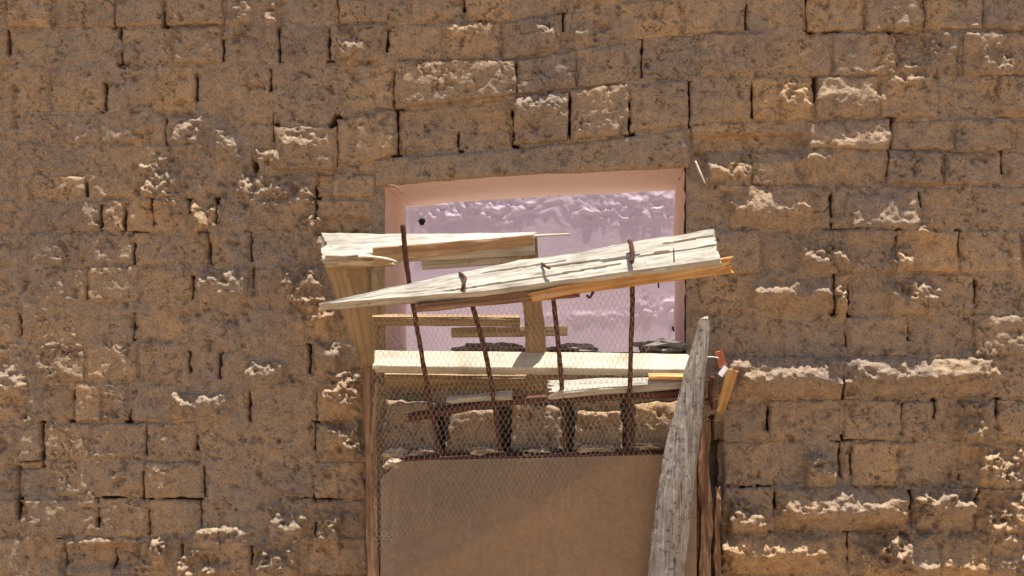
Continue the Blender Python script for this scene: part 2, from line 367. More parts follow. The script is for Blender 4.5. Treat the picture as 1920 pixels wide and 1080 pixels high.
rightj = [[1296,1400,1513,1670,1790,1900,2010],[1300,1410,1540,1665,1770,1878,1990],[1296,1365,1557,1725,1830,1950],[1302,1425,1560,1680,1797,1920,2020],[1305,1428,1563,1590,1668,1740,1830,1950],
          [1318,1473,1587,1703,1827,1960],[1340,1580,1842,1960],[1335,1442,1580,1692,1753,1870,1990],[1345,1470,1576,1597,1690,1800,1935],[1350,1453,1706,1827,1950],
          [1350,1590,1665,1760,1850,1970]]
for k in range(11):
    b0 = flat(righty[k]) if k else B[5]
    ROWS.append((b0, flat(righty[k + 1]), rightj[k]))
# the course under the sill and the bricks on edge behind the bars
ROWS.append((flat(668), flat(742), [712,842,968,1090,1215,1320]))
EDGE = [(722,750,824,848),(836,772,940,850),(956,758,1054,846),(1072,768,1168,846),(1186,752,1300,846)]

SPECIAL = {  # (row, brick): (offset, tilt)
}
def brick_mesh(quad, off, tx, tz, depth, res=3.6, seed=0, rnd=0.015):
    (tlx, tly), (trx, try_), (brx, bry), (blx, bly) = quad
    nx = max(4, int(max(trx - tlx, brx - blx) / res)); ny = max(4, int(max(bly - tly, bry - try_) / res))
    u = np.linspace(0, 1, nx + 1); v = np.linspace(0, 1, ny + 1)
    U, V = np.meshgrid(u, v)
    px = (tlx * (1 - U) + trx * U) * (1 - V) + (blx * (1 - U) + brx * U) * V
    py = (tly * (1 - U) + try_ * U) * (1 - V) + (bly * (1 - U) + bry * U) * V
    w = (trx - tlx) / S; hgt = (bly - tly) / S
    X0 = (px - 960) / S; Z0 = ZC + (540 - py) / S
    H = field(X0, Z0) + off + tx * (U - .5) + tz * (V - .5)
    H = H + 0.0022 * fbm(X0 + seed * 3.1, Z0, 24, 3, seed % 97)
    # worn arrises
    e = np.minimum(np.minimum(U, 1 - U) * w, np.minimum(V, 1 - V) * hgt)
    rr = rnd * (1.1 + 1.3 * fbm(X0, Z0 + seed, 14, 2, 5))
    k = np.clip(1 - e / np.maximum(rr, 0.003), 0, 1)
    H = H - 0.011 * k ** 2
    # ragged outline
    amp = 3.6 / S
    wob = np.clip(1 - e / 0.03, 0, 1)
    X = X0 + amp * wob * fbm(X0, Z0, 34, 2, 301 + seed % 13); Z = Z0 + amp * wob * fbm(X0, Z0, 34, 2, 401 + seed % 13)
    front = np.stack([X, -H, Z], -1).reshape(-1, 3)
    idx = np.arange((nx + 1) * (ny + 1)).reshape(ny + 1, nx + 1)
    q = np.stack([idx[:-1, :-1], idx[1:, :-1], idx[1:, 1:], idx[:-1, 1:]], -1).reshape(-1, 4)
    ring = np.concatenate([idx[0, :], idx[1:, -1], idx[-1, -2::-1], idx[-2:0:-1, 0]])
    back = front[ring].copy(); back[:, 1] = depth
    base = len(front); n = len(ring); j = np.arange(n)
    side = np.stack([ring[j], ring[(j + 1) % n], base + (j + 1) % n, base + j], -1)
    Vv = np.concatenate([front, back]); c = np.array([Vv[:, 0].mean(), 0.0, Vv[:, 2].mean()])
    return mesh_np('brick', Vv - c, np.concatenate([q, side]), smooth=True), c

def inside_window(x0, y0, x1, y1):
    cx = (x0 + x1) / 2
    return x1 > WIN['x0'] + 4 and x0 < WIN['x1'] - 4 and y1 > win_top(cx) and y0 < WIN['yb'] - 3

far = []            # bricks outside the picture, joined
count = 0
def lay(quad, off=None, seed=0, flatness=1.0):
    global count
    r = random.Random(seed)
    xs = [p[0] for p in quad]; ys = [p[1] for p in quad]
    if off is None:
        k = 1.0 if (min(xs) > 1290 or max(ys) < 300) else 0.55
        off = 0.001 + r.gauss(0, 0.0068) * k
        off = max(-0.009, min(0.016, off))
    tx, tz = r.gauss(0, .004), r.gauss(0, .003) + 0.002
    vis = max(xs) > -20 and min(xs) < 1940 and max(ys) > -10 and min(ys) < 1088
    me, c = brick_mesh(quad, off, tx * flatness, tz * flatness, 0.09, res=2.5 if vis else 8.0, seed=seed)
    if vis:
        o = link('brick', me, M['brick'], wall, (c[0], c[1] - 0.25, c[2])); count += 1
    else:
        far.append((me, c))

OFF = {}
seed = 0
for ri, (top, bot, js) in enumerate(ROWS):
    for a, b in zip(js[:-1], js[1:]):
        seed += 1; r = random.Random(seed * 7)
        g = 1.8
        x0, x1 = a + g, b - g
        j = lambda s: r.uniform(-s, s)
        quad = [(x0 + j(2), top(x0) + g + j(2)), (x1 + j(2), top(x1) + g + j(2)), (x1 + j(2), bot(x1) - g + j(2)), (x0 + j(2), bot(x0) - g + j(2))]
        if inside_window(x0, quad[0][1], x1, quad[2][1]): continue
        off = None
        mx, my = (x0 + x1) / 2, (quad[0][1] + quad[2][1]) / 2
        if 740 < mx < 970 and 130 < my < 190: off = 0.022          # long brick over the recess stands proud
        elif 745 < mx < 965 and 215 < my < 285: off = -0.008       # the two under it sit back
        elif 965 < mx < 1180 and 180 < my < 270: off = 0.012
        elif 470 < mx < 635 and 240 < my < 320: off = 0.018
        elif 635 < mx < 745 and 205 < my < 305: off = 0.012
        elif 595 < mx < 700 and 330 < my < 430: off = 0.006
        elif 1300 < mx and my > 880: off = 0.006 + j(.006)
        lay(quad, off, seed)
# left of the recess: the smooth grey brick that sits back, closing piece
for (x0, y0, x1, y1) in EDGE:
    seed += 1; r = random.Random(seed)
    j = lambda s: r.uniform(-s, s)
    lay([(x0 + 8 + j(4), y0 + j(6)), (x1 - 8 + j(4), y0 + j(6)), (x1 + j(3), y1), (x0 + j(3), y1)], 0.078 + j(.008), seed, 2.0)
# bricks below and beside the picture
for k in range(6):
    y0 = 1082 + k * 78
    for x in np.arange(-420 + (k % 2) * 55, 690, 112): seed += 1; lay([(x+3, y0+3), (min(x+109, 688), y0+3), (min(x+109, 688), y0+75), (x+3, y0+75)], None, seed) if min(x+109, 688) - x > 30 else None
    for x in np.arange(1350 + (k % 2) * 55, 2330, 118): seed += 1; lay([(x+3, y0+3), (x+112, y0+3), (x+112, y0+75), (x+3, y0+75)], None, seed)
for k in range(14):
    y0 = -85 + k * 78 + 20
    for x in (-420 + (k % 2) * 30, -305 + (k % 2) * 30, -205): seed += 1; lay([(x+3, y0+3), (x+95, y0+3), (x+95, y0+75), (x+3, y0+75)], None, seed)
    for x in (2030 + (k % 2) * 20, 2145 + (k % 2) * 20): seed += 1; lay([(x+3, y0+3), (x+110, y0+3), (x+110, y0+75), (x+3, y0+75)], None, seed)
for k in range(1):
    y0 = -258 + k * 80
    for x in np.arange(-420 + (k % 2) * 55, 2320, 113): seed += 1; lay([(x+3, y0+3), (min(x+110, 2345), y0+3), (min(x+110, 2345), y0+77), (x+3, y0+77)], None, seed)
def join_far():
    vs, qs, k = [], [], 0
    for me, c in far:
        v = np.empty(len(me.vertices) * 3, np.float32); me.vertices.foreach_get('co', v); v = v.reshape(-1, 3) + c - np.array([0, 0.25, 0])
        q = np.empty(len(me.loops), np.int32); me.loops.foreach_get('vertex_index', q)
        vs.append(v); qs.append(q.reshape(-1, 4) + k); k += len(v); bpy.data.meshes.remove(me)
    o = link('outer_brickwork', mesh_np('outer_brickwork', np.concatenate(vs), np.concatenate(qs), True), M['brick'], wall); o['kind'] = 'stuff'
join_far()
# mud lintel over the recess
def lintel():
    xs = [702, 780, 860, 960, 1080, 1200, 1296]
    n = 170; u = np.linspace(0, 1, n + 1); px = 704 + u * 590
    top = np.array([B[5](x) + 4 for x in px]); bot = win_top(px) + 3
    v = np.linspace(0, 1, 19)
    PXX = np.tile(px, (19, 1)); PYY = top[None] * (1 - v[:, None]) + bot[None] * v[:, None]
    X = (PXX - 960) / S; Z = ZC + (540 - PYY) / S
    H = field(X, Z) + 0.004 + 0.006 * fbm(X, Z, 14, 3, 61)
    e = np.minimum(v, 1 - v)[:, None] * 0.1 + 0 * X
    H = H - 0.012 * np.clip(1 - e / 0.014, 0, 1) ** 2
    Z = Z + 0.004 * fbm(X, Z, 16, 3, 67) * (v[:, None] > 0.8)
    front = np.stack([X, -H - 0.25, Z], -1).reshape(-1, 3)
    idx = np.arange(X.size).reshape(X.shape)
    q = np.stack([idx[:-1, :-1], idx[1:, :-1], idx[1:, 1:], idx[:-1, 1:]], -1).reshape(-1, 4)
    bk = front[idx[-1]].copy(); bk[:, 1] = 0.02 - 0.25
    b0 = len(front); j = np.arange(n)
    s = np.stack([idx[-1][j], b0 + j, b0 + j + 1, idx[-1][j + 1]], -1)
    link('lintel', mesh_np('lintel', np.concatenate([front, bk]), np.concatenate([q, s]), True), M['mortar'], wall)
lintel()

# ------------------------------------------------------------------ the pink recess
def recess():
    dep = 0.72
    r = empty('window_recess', (wx(1004), 0.3, wz(664)), 'pink plastered window recess framing a lavender wall behind', 'window')
    loc = np.array(r.location)
    def sheet(name, fn, nu, nv, mat):
        U, V = np.meshgrid(np.linspace(0, 1, nu + 1), np.linspace(0, 1, nv + 1))
        pts = fn(U, V).reshape(-1, 3) - loc
        idx = np.arange(U.size).reshape(U.shape)
        q = np.stack([idx[:-1, :-1], idx[1:, :-1], idx[1:, 1:], idx[:-1, 1:]], -1).reshape(-1, 4)
        return link(name, mesh_np(name, pts, q, True), mat, r)
    xl, xr = WIN['x0'] + 1, WIN['x1'] - 4
    def ln(px, py, Y): return np.stack([(px - 960) / S, Y, ZC + (540 - py) / S], -1)
    y0 = 0.004
    def top(px): return win_top(px) - 1
    def soffit(U, V):
        px = xl + (xr - xl) * U
        return ln(px, top(px) + 2.0 * fbm(U * 4, V * 3, 2, 2, 9) + 5.0 * (fbm(U * 9, V, 3, 3, 12) + .2) * np.clip(1 - V * 8, 0, 1), y0 + dep * V)
    sheet('soffit', soffit, 60, 20, M['plaster'])
    def side(px):
        def f(U, V):
            py = top(np.full_like(U, px)) + (WIN['yb'] - top(px)) * U
            return ln(px + 2.0 * fbm(U * 4, V * 3, 2, 2, int(px)) + 4.0 * fbm(U * 6, V, 3, 3, int(px) + 3) * np.clip(1 - V * 8, 0, 1), py, y0 + dep * V)
        return f
    sheet('reveal', side(xl), 40, 20, M['plaster']); sheet('reveal', side(xr), 40, 20, M['plaster'])
    sheet('sill', lambda U, V: ln(xl + (xr - xl) * U, np.full_like(U, WIN['yb'] - 4), y0 + dep * V), 20, 20, M['plaster'])
recess()

# lavender plastered wall across the open court seen through the recess
def court_wall():
    YW = 4.2
    m, n, l, b = new_mat('lavender_plaster', 0.6, 0.3)
    geo = n.new('ShaderNodeNewGeometry')
    n1 = N(n, 'ShaderNodeTexNoise', Scale=3.5, Detail=6, Roughness=0.6); l.new(geo.outputs['Position'], n1.inputs['Vector'])
    rp = ramp(n, [(0.3, (0.49, 0.365, 0.41)), (0.5, (0.53, 0.40, 0.44)), (0.7, (0.57, 0.435, 0.475))]); l.new(n1.outputs[0], rp.inputs[0]); l.new(rp.outputs[0], b.inputs['Base Color'])
    n2 = N(n, 'ShaderNodeTexNoise', Scale=45, Detail=5, Roughness=0.65); l.new(geo.outputs['Position'], n2.inputs['Vector'])
    bp = N(n, 'ShaderNodeBump', Strength=0.25, Distance=0.006); l.new(n2.outputs[0], bp.inputs['Height']); l.new(bp.outputs[0], b.inputs['Normal'])
    k = (YW + D) / D
    r = empty('plastered_wall', (CX, YW + .15, 0), 'lavender plastered wall seen through the recess, rough near its lintel', 'wall')
    loc = np.array(r.location)
    st = 0.006
    def grid(x0, x1, z0, z1, st, fine):
        xs = np.linspace(x0, x1, max(2, int((x1 - x0) / st))); zs = np.linspace(z1, z0, max(2, int((z1 - z0) / st)))
        X, Z = np.meshgrid(xs, zs)
        px = (CX + (X - CX) / k) * S + 960; py = 540 - (CZ + (Z - CZ) / k - ZC) * S
        h = 0.006 * fbm(X, Z, 1.5, 2, 15) * fine + .035 * (2.74 - Z)
        g = 0
        for (cx, cy, rx, ry, a) in [(880, 392, 125, 24, 1.0), (930, 378, 70, 14, .8), (1165, 392, 105, 30, 1.1), (1225, 385, 45, 26, .8), (1235, 575, 50, 18, 1.0), (1090, 596, 110, 10, .5), (850, 402, 70, 20, .7)]:
            g = g + a * np.exp(-np.abs((px - cx) / rx) ** 3 - np.abs((py - cy) / ry) ** 2)
        rid = fbm(X * 0.45, Z + 0.12 * fbm(X, Z, 4, 2, 29), 30, 3, 19)
        rid2 = fbm(X, Z, 45, 2, 39)
        h = h + fine * np.minimum(g, 1.3) * (0.017 * np.clip(rid + .05, 0, 1) + 0.005 * rid2 + 0.002)
        V = np.stack([X, YW - h, Z], -1).reshape(-1, 3) - loc
        idx = np.arange(X.size).reshape(X.shape)
        return V, np.stack([idx[:-1, :-1], idx[1:, :-1], idx[1:, 1:], idx[:-1, 1:]], -1).reshape(-1, 4)
    V, q = grid(-1.3, 1.3, 1.3, 3.45, 0.009, 1.0)
    link('plaster', mesh_np('plaster', V, q, True), m, r)
    vs, fs = [], []
    def box(x0, x1, z0, z1, y0, y1):
        kk = len(vs)
        for y in (y0, y1): vs.extend([(x0, y, z0), (x1, y, z0), (x1, y, z1), (x0, y, z1)])
        fs.extend([[kk + i for i in f] for f in ((0, 1, 2, 3), (7, 6, 5, 4), (0, 4, 5, 1), (3, 2, 6, 7), (1, 5, 6, 2), (0, 3, 7, 4))])
    box(-4.0, -1.298, 0, 3.6, YW, YW + .3); box(1.298, 4.0, 0, 3.6, YW, YW + .3); box(-1.298, 1.298, 0, 1.302, YW, YW + .3); box(-1.298, 1.298, 3.448, 3.6, YW, YW + .3)
    box(-1.298, 1.298, 1.302, 3.448, YW + .04, YW + .3)
    me = bpy.data.meshes.new('masonry'); me.from_pydata([tuple(np.array(v) - loc) for v in vs], [], fs); link('masonry', me, m, r)
    def socket(px, py, rx, rz, dy):
        t = np.linspace(0, 2 * math.pi, 15)[:-1]; c = P(px, py, YW - .02 - dy)
        v = [(c.x + rx * math.cos(a) * (1 + .15 * math.sin(3 * a)), c.y, c.z + rz * math.sin(a)) for a in t] + [(c.x, c.y + .015, c.z)]
        me = bpy.data.meshes.new('hole'); me.from_pydata([tuple(np.array(p) - loc) for p in v], [], [(i, (i + 1) % 14, 14) for i in range(14)])
        link('hole', me, M['hole'], r)
    socket(791, 416, .022, .022, 0); socket(1269, 617, .032, .024, .024)
court_wall()
def court_bounce_slab():  # unseen raised pale slab, added to bounce sunlight onto soffit and lavender wall
    me = bpy.data.meshes.new('court_bounce_slab'); x, y0, y1, z = 2.7, .74, 4.19, 1.15
    vs = [(-x, y0, 0), (x, y0, 0), (x, y1, 0), (-x, y1, 0), (-x, y0, z), (x, y0, z), (x, y1, z), (-x, y1, z)]
    me.from_pydata(vs, [], [(3, 2, 1, 0), (4, 5, 6, 7), (0, 1, 5, 4), (1, 2, 6, 5), (2, 3, 7, 6), (3, 0, 4, 7)])
    o = link('court_bounce_slab', me, plain_material('pale_bounce_slab', (0.40, 0.36, 0.31), (0.50, 0.45, 0.39), 3, 0.9, 0.3, 0.01)); o['kind'] = 'structure'
court_bounce_slab()

# ------------------------------------------------------------------ timber, iron and wire builders
PSEED = [0]
def plank(name, A, Bp, w, th, tilt, mat, parent=None, wob=0.0015, ragA=0.0, ragB=0.0, bow=0.0, crack=None, yaw=0.0, roundB=0.0, wprof=None, seg=None, edge=0.004, nw=14):
    """board whose face centre line runs from A to Bp; the face leans back by tilt degrees (a pair twists it)"""
    PSEED[0] += 1; sd_ = PSEED[0]
    A = Vector(A); Bv = Vector(Bp); d = (Bv - A); Ln = d.length; d.normalize()
    t0, t1 = tilt if isinstance(tilt, tuple) else (tilt, tilt)
    w0, w1 = w if isinstance(w, tuple) else (w, w); h0, h1 = th if isinstance(th, tuple) else (th, th)
    tm = math.radians(t0)
    tgt = Vector((math.sin(yaw), -math.cos(tm), math.sin(tm)))
    nrm = (tgt - d * tgt.dot(d)).normalized(); wv = nrm.cross(d)
    ns = seg or max(8, min(160, int(Ln / 0.008)))
    nt = 5
    s = np.linspace(0, 1, ns + 1)
    ww = w0 + (w1 - w0) * s; hh = h0 + (h1 - h0) * s
    if wprof: ww = ww * np.interp(s, *zip(*wprof))
    tw = np.radians((t1 - t0)) * s
    # section: face (z=0) from -1..1, then back
    sec = [(-1 + 2 * i / nw, 0.0) for i in range(nw + 1)] + [(1, -(i + 1) / nt) for i in range(nt)] + [(1 - 2 * (i + 1) / nw, -1.0) for i in range(nw)] + [(-1, -1 + (i + 1) / nt) for i in range(nt - 1)]
    sec = np.array(sec); ncs = len(sec)
    yy = sec[None, :, 0] * ww[:, None] / 2; zz = sec[None, :, 1] * hh[:, None]
    # ease the corners
    cy = np.abs(sec[:, 0]) > 0.999; cz = (np.abs(sec[:, 1]) < 1e-6) | (np.abs(sec[:, 1] + 1) < 1e-6)
    corner = cy & cz
    yy[:, corner] -= np.sign(sec[corner, 0]) * edge; 
    zz[:, corner] += np.where(sec[corner, 1] > -0.5, -edge * .4, edge * .4)
    xx = np.repeat(s[:, None] * Ln, ncs, 1)
    perim = np.cumsum(np.r_[0, np.hypot(np.diff(sec[:, 0]) * ww.mean() / 2, np.diff(sec[:, 1]) * hh.mean())])[None, :] + 0 * xx
    nz = fbm(xx * 0.25, perim, 40, 3, sd_ * 13) * wob * 1.6
    longw = fbm(xx, perim * 0, 5, 2, sd_ * 17) * wob * 2.5
    yy = yy + nz * np.sign(yy) + longw; zz = zz + nz
    zz = zz + (bow * 4 * s * (1 - s))[:, None]
    if ragA or ragB:
        rg = np.abs(fbm(yy * 1.0, zz, 55, 2, sd_ * 19)) * 1.6 + 0.15
        xx = xx + ragA * rg * np.clip(1 - s / 0.12, 0, 1)[:, None] - ragB * rg * np.clip(1 - (1 - s) / 0.12, 0, 1)[:, None]
    if roundB:
        rr = ww[-1] / 2; k = np.clip((s - 0.9) / 0.1, 0, 1)[:, None]
        xx = xx - roundB * k * (yy / rr) ** 2
    if crack:   # list of (s0, s1, y0, y1, depth)
        for (s0, s1, y0c, y1c, dp) in crack:
            t = np.clip((s - s0) / (s1 - s0), 0, 1); inn = ((s >= s0) & (s <= s1))
            yc = (y0c + (y1c - y0c) * t)[:, None] * ww[:, None] / 2
            fc = sec[:, 1] > -1e-6
            cell = (ww / nw)[:, None]
            near = (np.abs(yy - yc) < cell * 0.62) & fc[None] & inn[:, None]
            zz = np.where(near, zz - dp * np.minimum(1, np.minimum(t, 1) * 8)[:, None], zz)
    c, sn = np.cos(tw)[:, None], np.sin(tw)[:, None]
    y2 = yy * c + zz * sn; z2 = -yy * sn + zz * c          # twisting turns the face further back
    V = np.stack([xx, y2, z2], -1).reshape(-1, 3)
    i, j = np.meshgrid(np.arange(ns), np.arange(ncs), indexing='ij')
    q = np.stack([i * ncs + j, (i + 1) * ncs + j, (i + 1) * ncs + (j + 1) % ncs, i * ncs + (j + 1) % ncs], -1).reshape(-1, 4)
    capA = V[:ncs].mean(0); capB = V[-ncs:].mean(0); k = len(V)
    V = np.concatenate([V, [capA, capB]])
    jj = np.arange(ncs)
    ca = np.stack([np.full(ncs, k), jj, (jj + 1) % ncs], -1); cb = np.stack([np.full(ncs, k + 1), ns * ncs + (jj + 1) % ncs, ns * ncs + jj], -1)
    me = bpy.data.meshes.new(name); me.from_pydata(V.tolist(), [], q.tolist() + ca.tolist() + cb.tolist()); me.update()
    import bmesh
    bm = bmesh.new(); bm.from_mesh(me); bmesh.ops.recalc_face_normals(bm, faces=bm.faces); bm.to_mesh(me); bm.free()
    o = bpy.data.objects.new(name, me); col.objects.link(o); me.materials.append(mat)
    o.matrix_world = Matrix(((d.x, wv.x, nrm.x, A.x), (d.y, wv.y, nrm.y, A.y), (d.z, wv.z, nrm.z, A.z), (0, 0, 0, 1)))
    if parent: set_parent(o, parent)
    return o

def tube_geo(pts, rad, sides=8, sub=1, rough=0.0, seed=0):
    pts = [Vector(p) for p in pts]
    if sub > 1:                                    # Catmull-Rom
        out = []
        for i in range(len(pts) - 1):
            p0 = pts[max(i - 1, 0)]; p1 = pts[i]; p2 = pts[i + 1]; p3 = pts[min(i + 2, len(pts) - 1)]
            for k in range(sub):
                t = k / sub
                out.append(0.5 * ((2 * p1) + (p2 - p0) * t + (2 * p0 - 5 * p1 + 4 * p2 - p3) * t * t + (3 * p1 - p0 - 3 * p2 + p3) * t ** 3))
        out.append(pts[-1]); pts = out
    vs, fs = [], []; r_ = random.Random(seed)
    rads = rad if isinstance(rad, list) else [rad] * len(pts)
    if len(rads) != len(pts): rads = list(np.interp(np.linspace(0, 1, len(pts)), np.linspace(0, 1, len(rads)), rads))
    prev = None
    for i, p in enumerate(pts):
        t = (pts[min(i + 1, len(pts) - 1)] - pts[max(i - 1, 0)]).normalized()
        a = t.orthogonal().normalized() if prev is None else (prev - t * prev.dot(t)).normalized()
        prev = a; b = t.cross(a)
        for k in range(sides):
            an = 2 * math.pi * k / sides; rr = rads[i] * (1 + rough * r_.uniform(-1, 1))
            vs.append(p + (a * math.cos(an) + b * math.sin(an)) * rr)
    for i in range(len(pts) - 1):
        for k in range(sides):
            fs.append((i * sides + k, i * sides + (k + 1) % sides, (i + 1) * sides + (k + 1) % sides, (i + 1) * sides + k))
    fs.append(tuple(range(sides - 1, -1, -1))); fs.append(tuple((len(pts) - 1) * sides + k for k in range(sides)))
    return vs, fs
def tube(name, pts, rad, mat, parent=None, sides=8, sub=6, rough=0.08, seed=1):
    o0 = Vector(pts[0]); vs, fs = tube_geo([Vector(p) - o0 for p in pts], rad, sides, sub, rough, seed)
    me = bpy.data.meshes.new(name); me.from_pydata(vs, [], fs); me.update()
    me.polygons.foreach_set('use_smooth', np.ones(len(me.polygons), bool))
    o = link(name, me, mat, None, o0)
    if parent: set_parent(o, parent)
    return o
def lump(name, c, size, mat, seed, parent=None, flat_=0.0, amp=0.35):
    """irregular clod"""
    nu, nv = 28, 16; vs = []
    for j in range(nv + 1):
        for i in range(nu):
            th = math.pi * j / nv; ph = 2 * math.pi * i / nu
            n = Vector((math.sin(th) * math.cos(ph), math.sin(th) * math.sin(ph), math.cos(th)))
            f = 1 + amp * float(vnoise(n.x * 2.2 + seed, n.y * 2.2 + n.z * 3.1 + seed * 1.7, seed)) + amp * .5 * float(vnoise(n.x * 6 + seed, n.y * 6 + n.z * 7, seed + 3))
            v = Vector((n.x * size[0] * f, n.y * size[1] * f, n.z * size[2] * f))
            vs.append(v)
    fs = [(j * nu + i, (j + 1) * nu + i, (j + 1) * nu + (i + 1) % nu, j * nu + (i + 1) % nu) for j in range(nv) for i in range(nu)]
    me = bpy.data.meshes.new(name); me.from_pydata(vs, [], fs); me.update()
    o = link(name, me, mat, None, c)
    if parent: set_parent(o, parent)
    return o

# ------------------------------------------------------------------ wooden frame leaning out of the recess
fr = empty('wooden_frame', P(700, 735, -.1), 'rough ochre timber frame leaning out of the recess behind the iron bars', 'frame')
plank('top_beam', P(600, 461, -.30), P(1001, 437, -.25), (.130, .055), (.055, .075), (32, 74), M['bleached'], fr, ragA=.02, wob=.002)
plank('beam_face', P(700, 480, -.352), P(1000, 449, -.325), (.056, .034), .02, -4, M['tan'], fr)
plank('post', P(650, 498, -.285), P(692, 688, -.15), (.150, .045), .045, 0, M['ochre'], fr, wob=.002)
plank('post', P(989, 440, -.235), P(1009, 733, -.06), (.058, .082), .045, 4, M['ochre'], fr, wob=.002)
plank('rail', P(790, 487, -.205), P(985, 473, -.20), .030, .035, 60, M['bleached'], fr)
plank('rail', P(680, 591, -.036), P(975, 593, -.034), .036, .036, 68, M['ochre'], fr)
plank('rail', P(722, 698, -.036), P(992, 701, -.034), .046, .052, 66, M['ochre'], fr)
plank('rail', P(846, 623, -.03), P(1064, 621, -.03), .036, .03, 5, M['ochre'], fr)
plank('bracket', P(610, 491, -.335), P(744, 489, -.325), (.05, .030), .03, 4, M['ochre'], fr, ragB=.02)
plank('splinter', P(672, 478, -.352), P(750, 491, -.345), (.020, .012), .006, 50, M['pale'], fr, bow=.008, ragB=.01)
plank('splinter', P(996, 440, -.25), P(1068, 438, -.27), (.016, .003), .006, 60, M['pale'], fr)

plank_o = plank('broken_plank', P(598, 571, -.41), P(1347, 455, -.41), (.115, .155), (.034, .052), 38, M['bleached'], None, wob=.0025, ragB=.012,
      wprof=[(0, .04), (.10, .26), (.22, .52), (.35, .80), (.5, .92), (1, 1)], crack=[(.70, 1.0, -.05, -.12, .034), (.30, .75, -.62, -.40, .010), (.86, 1.0, .45, .50, .012), (.55, .8, .15, .0, .005), (.40, .62, .5, .4, .006)], seg=220, nw=32)
tag(plank_o, 'long bleached broken plank slanting across the front of the bars', 'plank')
# split-off lower edge, dark strip for the shade under it, nails and bent bar ends that hold it
plank('split_or_shade_edge', P(985, 556, -.440), P(1384, 494, -.435), (.030, .058), .022, (8, -6), M['orange'], plank_o, ragA=.03, ragB=.05)
plank('split_or_shade_edge', P(770, 579, -.425), P(1090, 545, -.43), (.030, .040), .025, -6, M['brown'], plank_o, ragA=.04, ragB=.03)  # brown split wood, widened to stand in for the shadow under the plank
tube('nail', [P(1263, 466, -.47), P(1264, 492, -.476)], .0022, M['rust'], plank_o, 6, 1)
tube('nail', [P(1234, 518, -.42), P(1235, 540, -.42)], .003, M['rust'], plank_o, 6, 1)
tube('nail', [P(1113, 545, -.42), P(1106, 558, -.43), P(1100, 553, -.43)], .005, M['rust'], plank_o, 6, 3)

gr = empty('iron_grille', P(1000, 850, -.13), 'rusty iron bars fanning up behind the slanting plank', 'grille')
BARS = [[(755,421,-.352),(763,500,-.345),(776,580,-.32),(795,690,-.25),(808,765,-.20),(826,858,-.13)],
        [(866,512,-.335),(886,575,-.315),(905,640,-.275),(918,700,-.235),(925,745,-.205),(940,856,-.13)],
        [(1026,498,-.335),(1038,565,-.305),(1047,650,-.275),(1055,745,-.205),(1060,852,-.13)],
        [(1184,452,-.335),(1186,545,-.305),(1182,690,-.24),(1178,848,-.13)]]
BARO = []
for i, b in enumerate(BARS):
    BARO.append(tube('bar', [P(*p) for p in b], .0088, M['rust'], gr, 8, 10, .12, i))
plank('rail', P(752, 779, -.175), P(950, 744, -.185), .030, .024, 62, M['rust'], gr, wob=.003, ragA=.03)
plank('rail', P(946, 745, -.185), P(1296, 730, -.175), .030, .026, 62, M['rust'], gr, wob=.002)
tube('bar_end', [P(862, 512, -.385), P(872, 521, -.425), P(869, 534, -.45), P(866, 546, -.445)], .006, M['rust'], BARO[1], 7, 4)
tube('bar_end', [P(1016, 494, -.40), P(1024, 500, -.435), P(1031, 503, -.445)], .005, M['rust'], BARO[2], 7, 4)
tube('bar_end', [P(1180, 452, -.40), P(1183, 458, -.43), P(1186, 480, -.455), P(1184, 492, -.47)], .0085, M['rust'], BARO[3], 7, 4)

pw = plank('rail_board', P(700, 671, -.13), P(1300, 678, -.13), (.092, .094), .036, 45, M['pale'], None, wob=.0008, roundB=.03)
tag(pw, 'pale planed board with a rounded end laid level across the recess', 'board')
lb = plank('lower_board', P(1022, 724, -.205), P(1300, 709, -.20), (.075, .030), .035, 48, M['bleached'], None, wob=.002, ragA=.03)
tag(lb, 'short dusty board lying under the pale planed board', 'board')
sb = plank('slat', P(1216, 702, -.215), P(1300, 703, -.215), .026, .014, 55, M['orange'], None)
tag(sb, 'thin orange wood slat under the rounded end of the pale board', 'slat')
lb2 = plank('sliver', P(832, 747, -.20), P(960, 736, -.20), (.018, .034), .02, 55, M['bleached'], None, ragA=.03, wob=.002)
tag(lb2, 'bleached sliver of wood lying above the rusty rail', 'slat')
tr = plank('window_trim', P(709, 492, -.03), P(708, 660, -.03), .056, .03, 0, M['ochre'], None, yaw=.2)
tag(tr, 'upright ochre strip at the edge of the recess behind the leaning frame', 'trim')

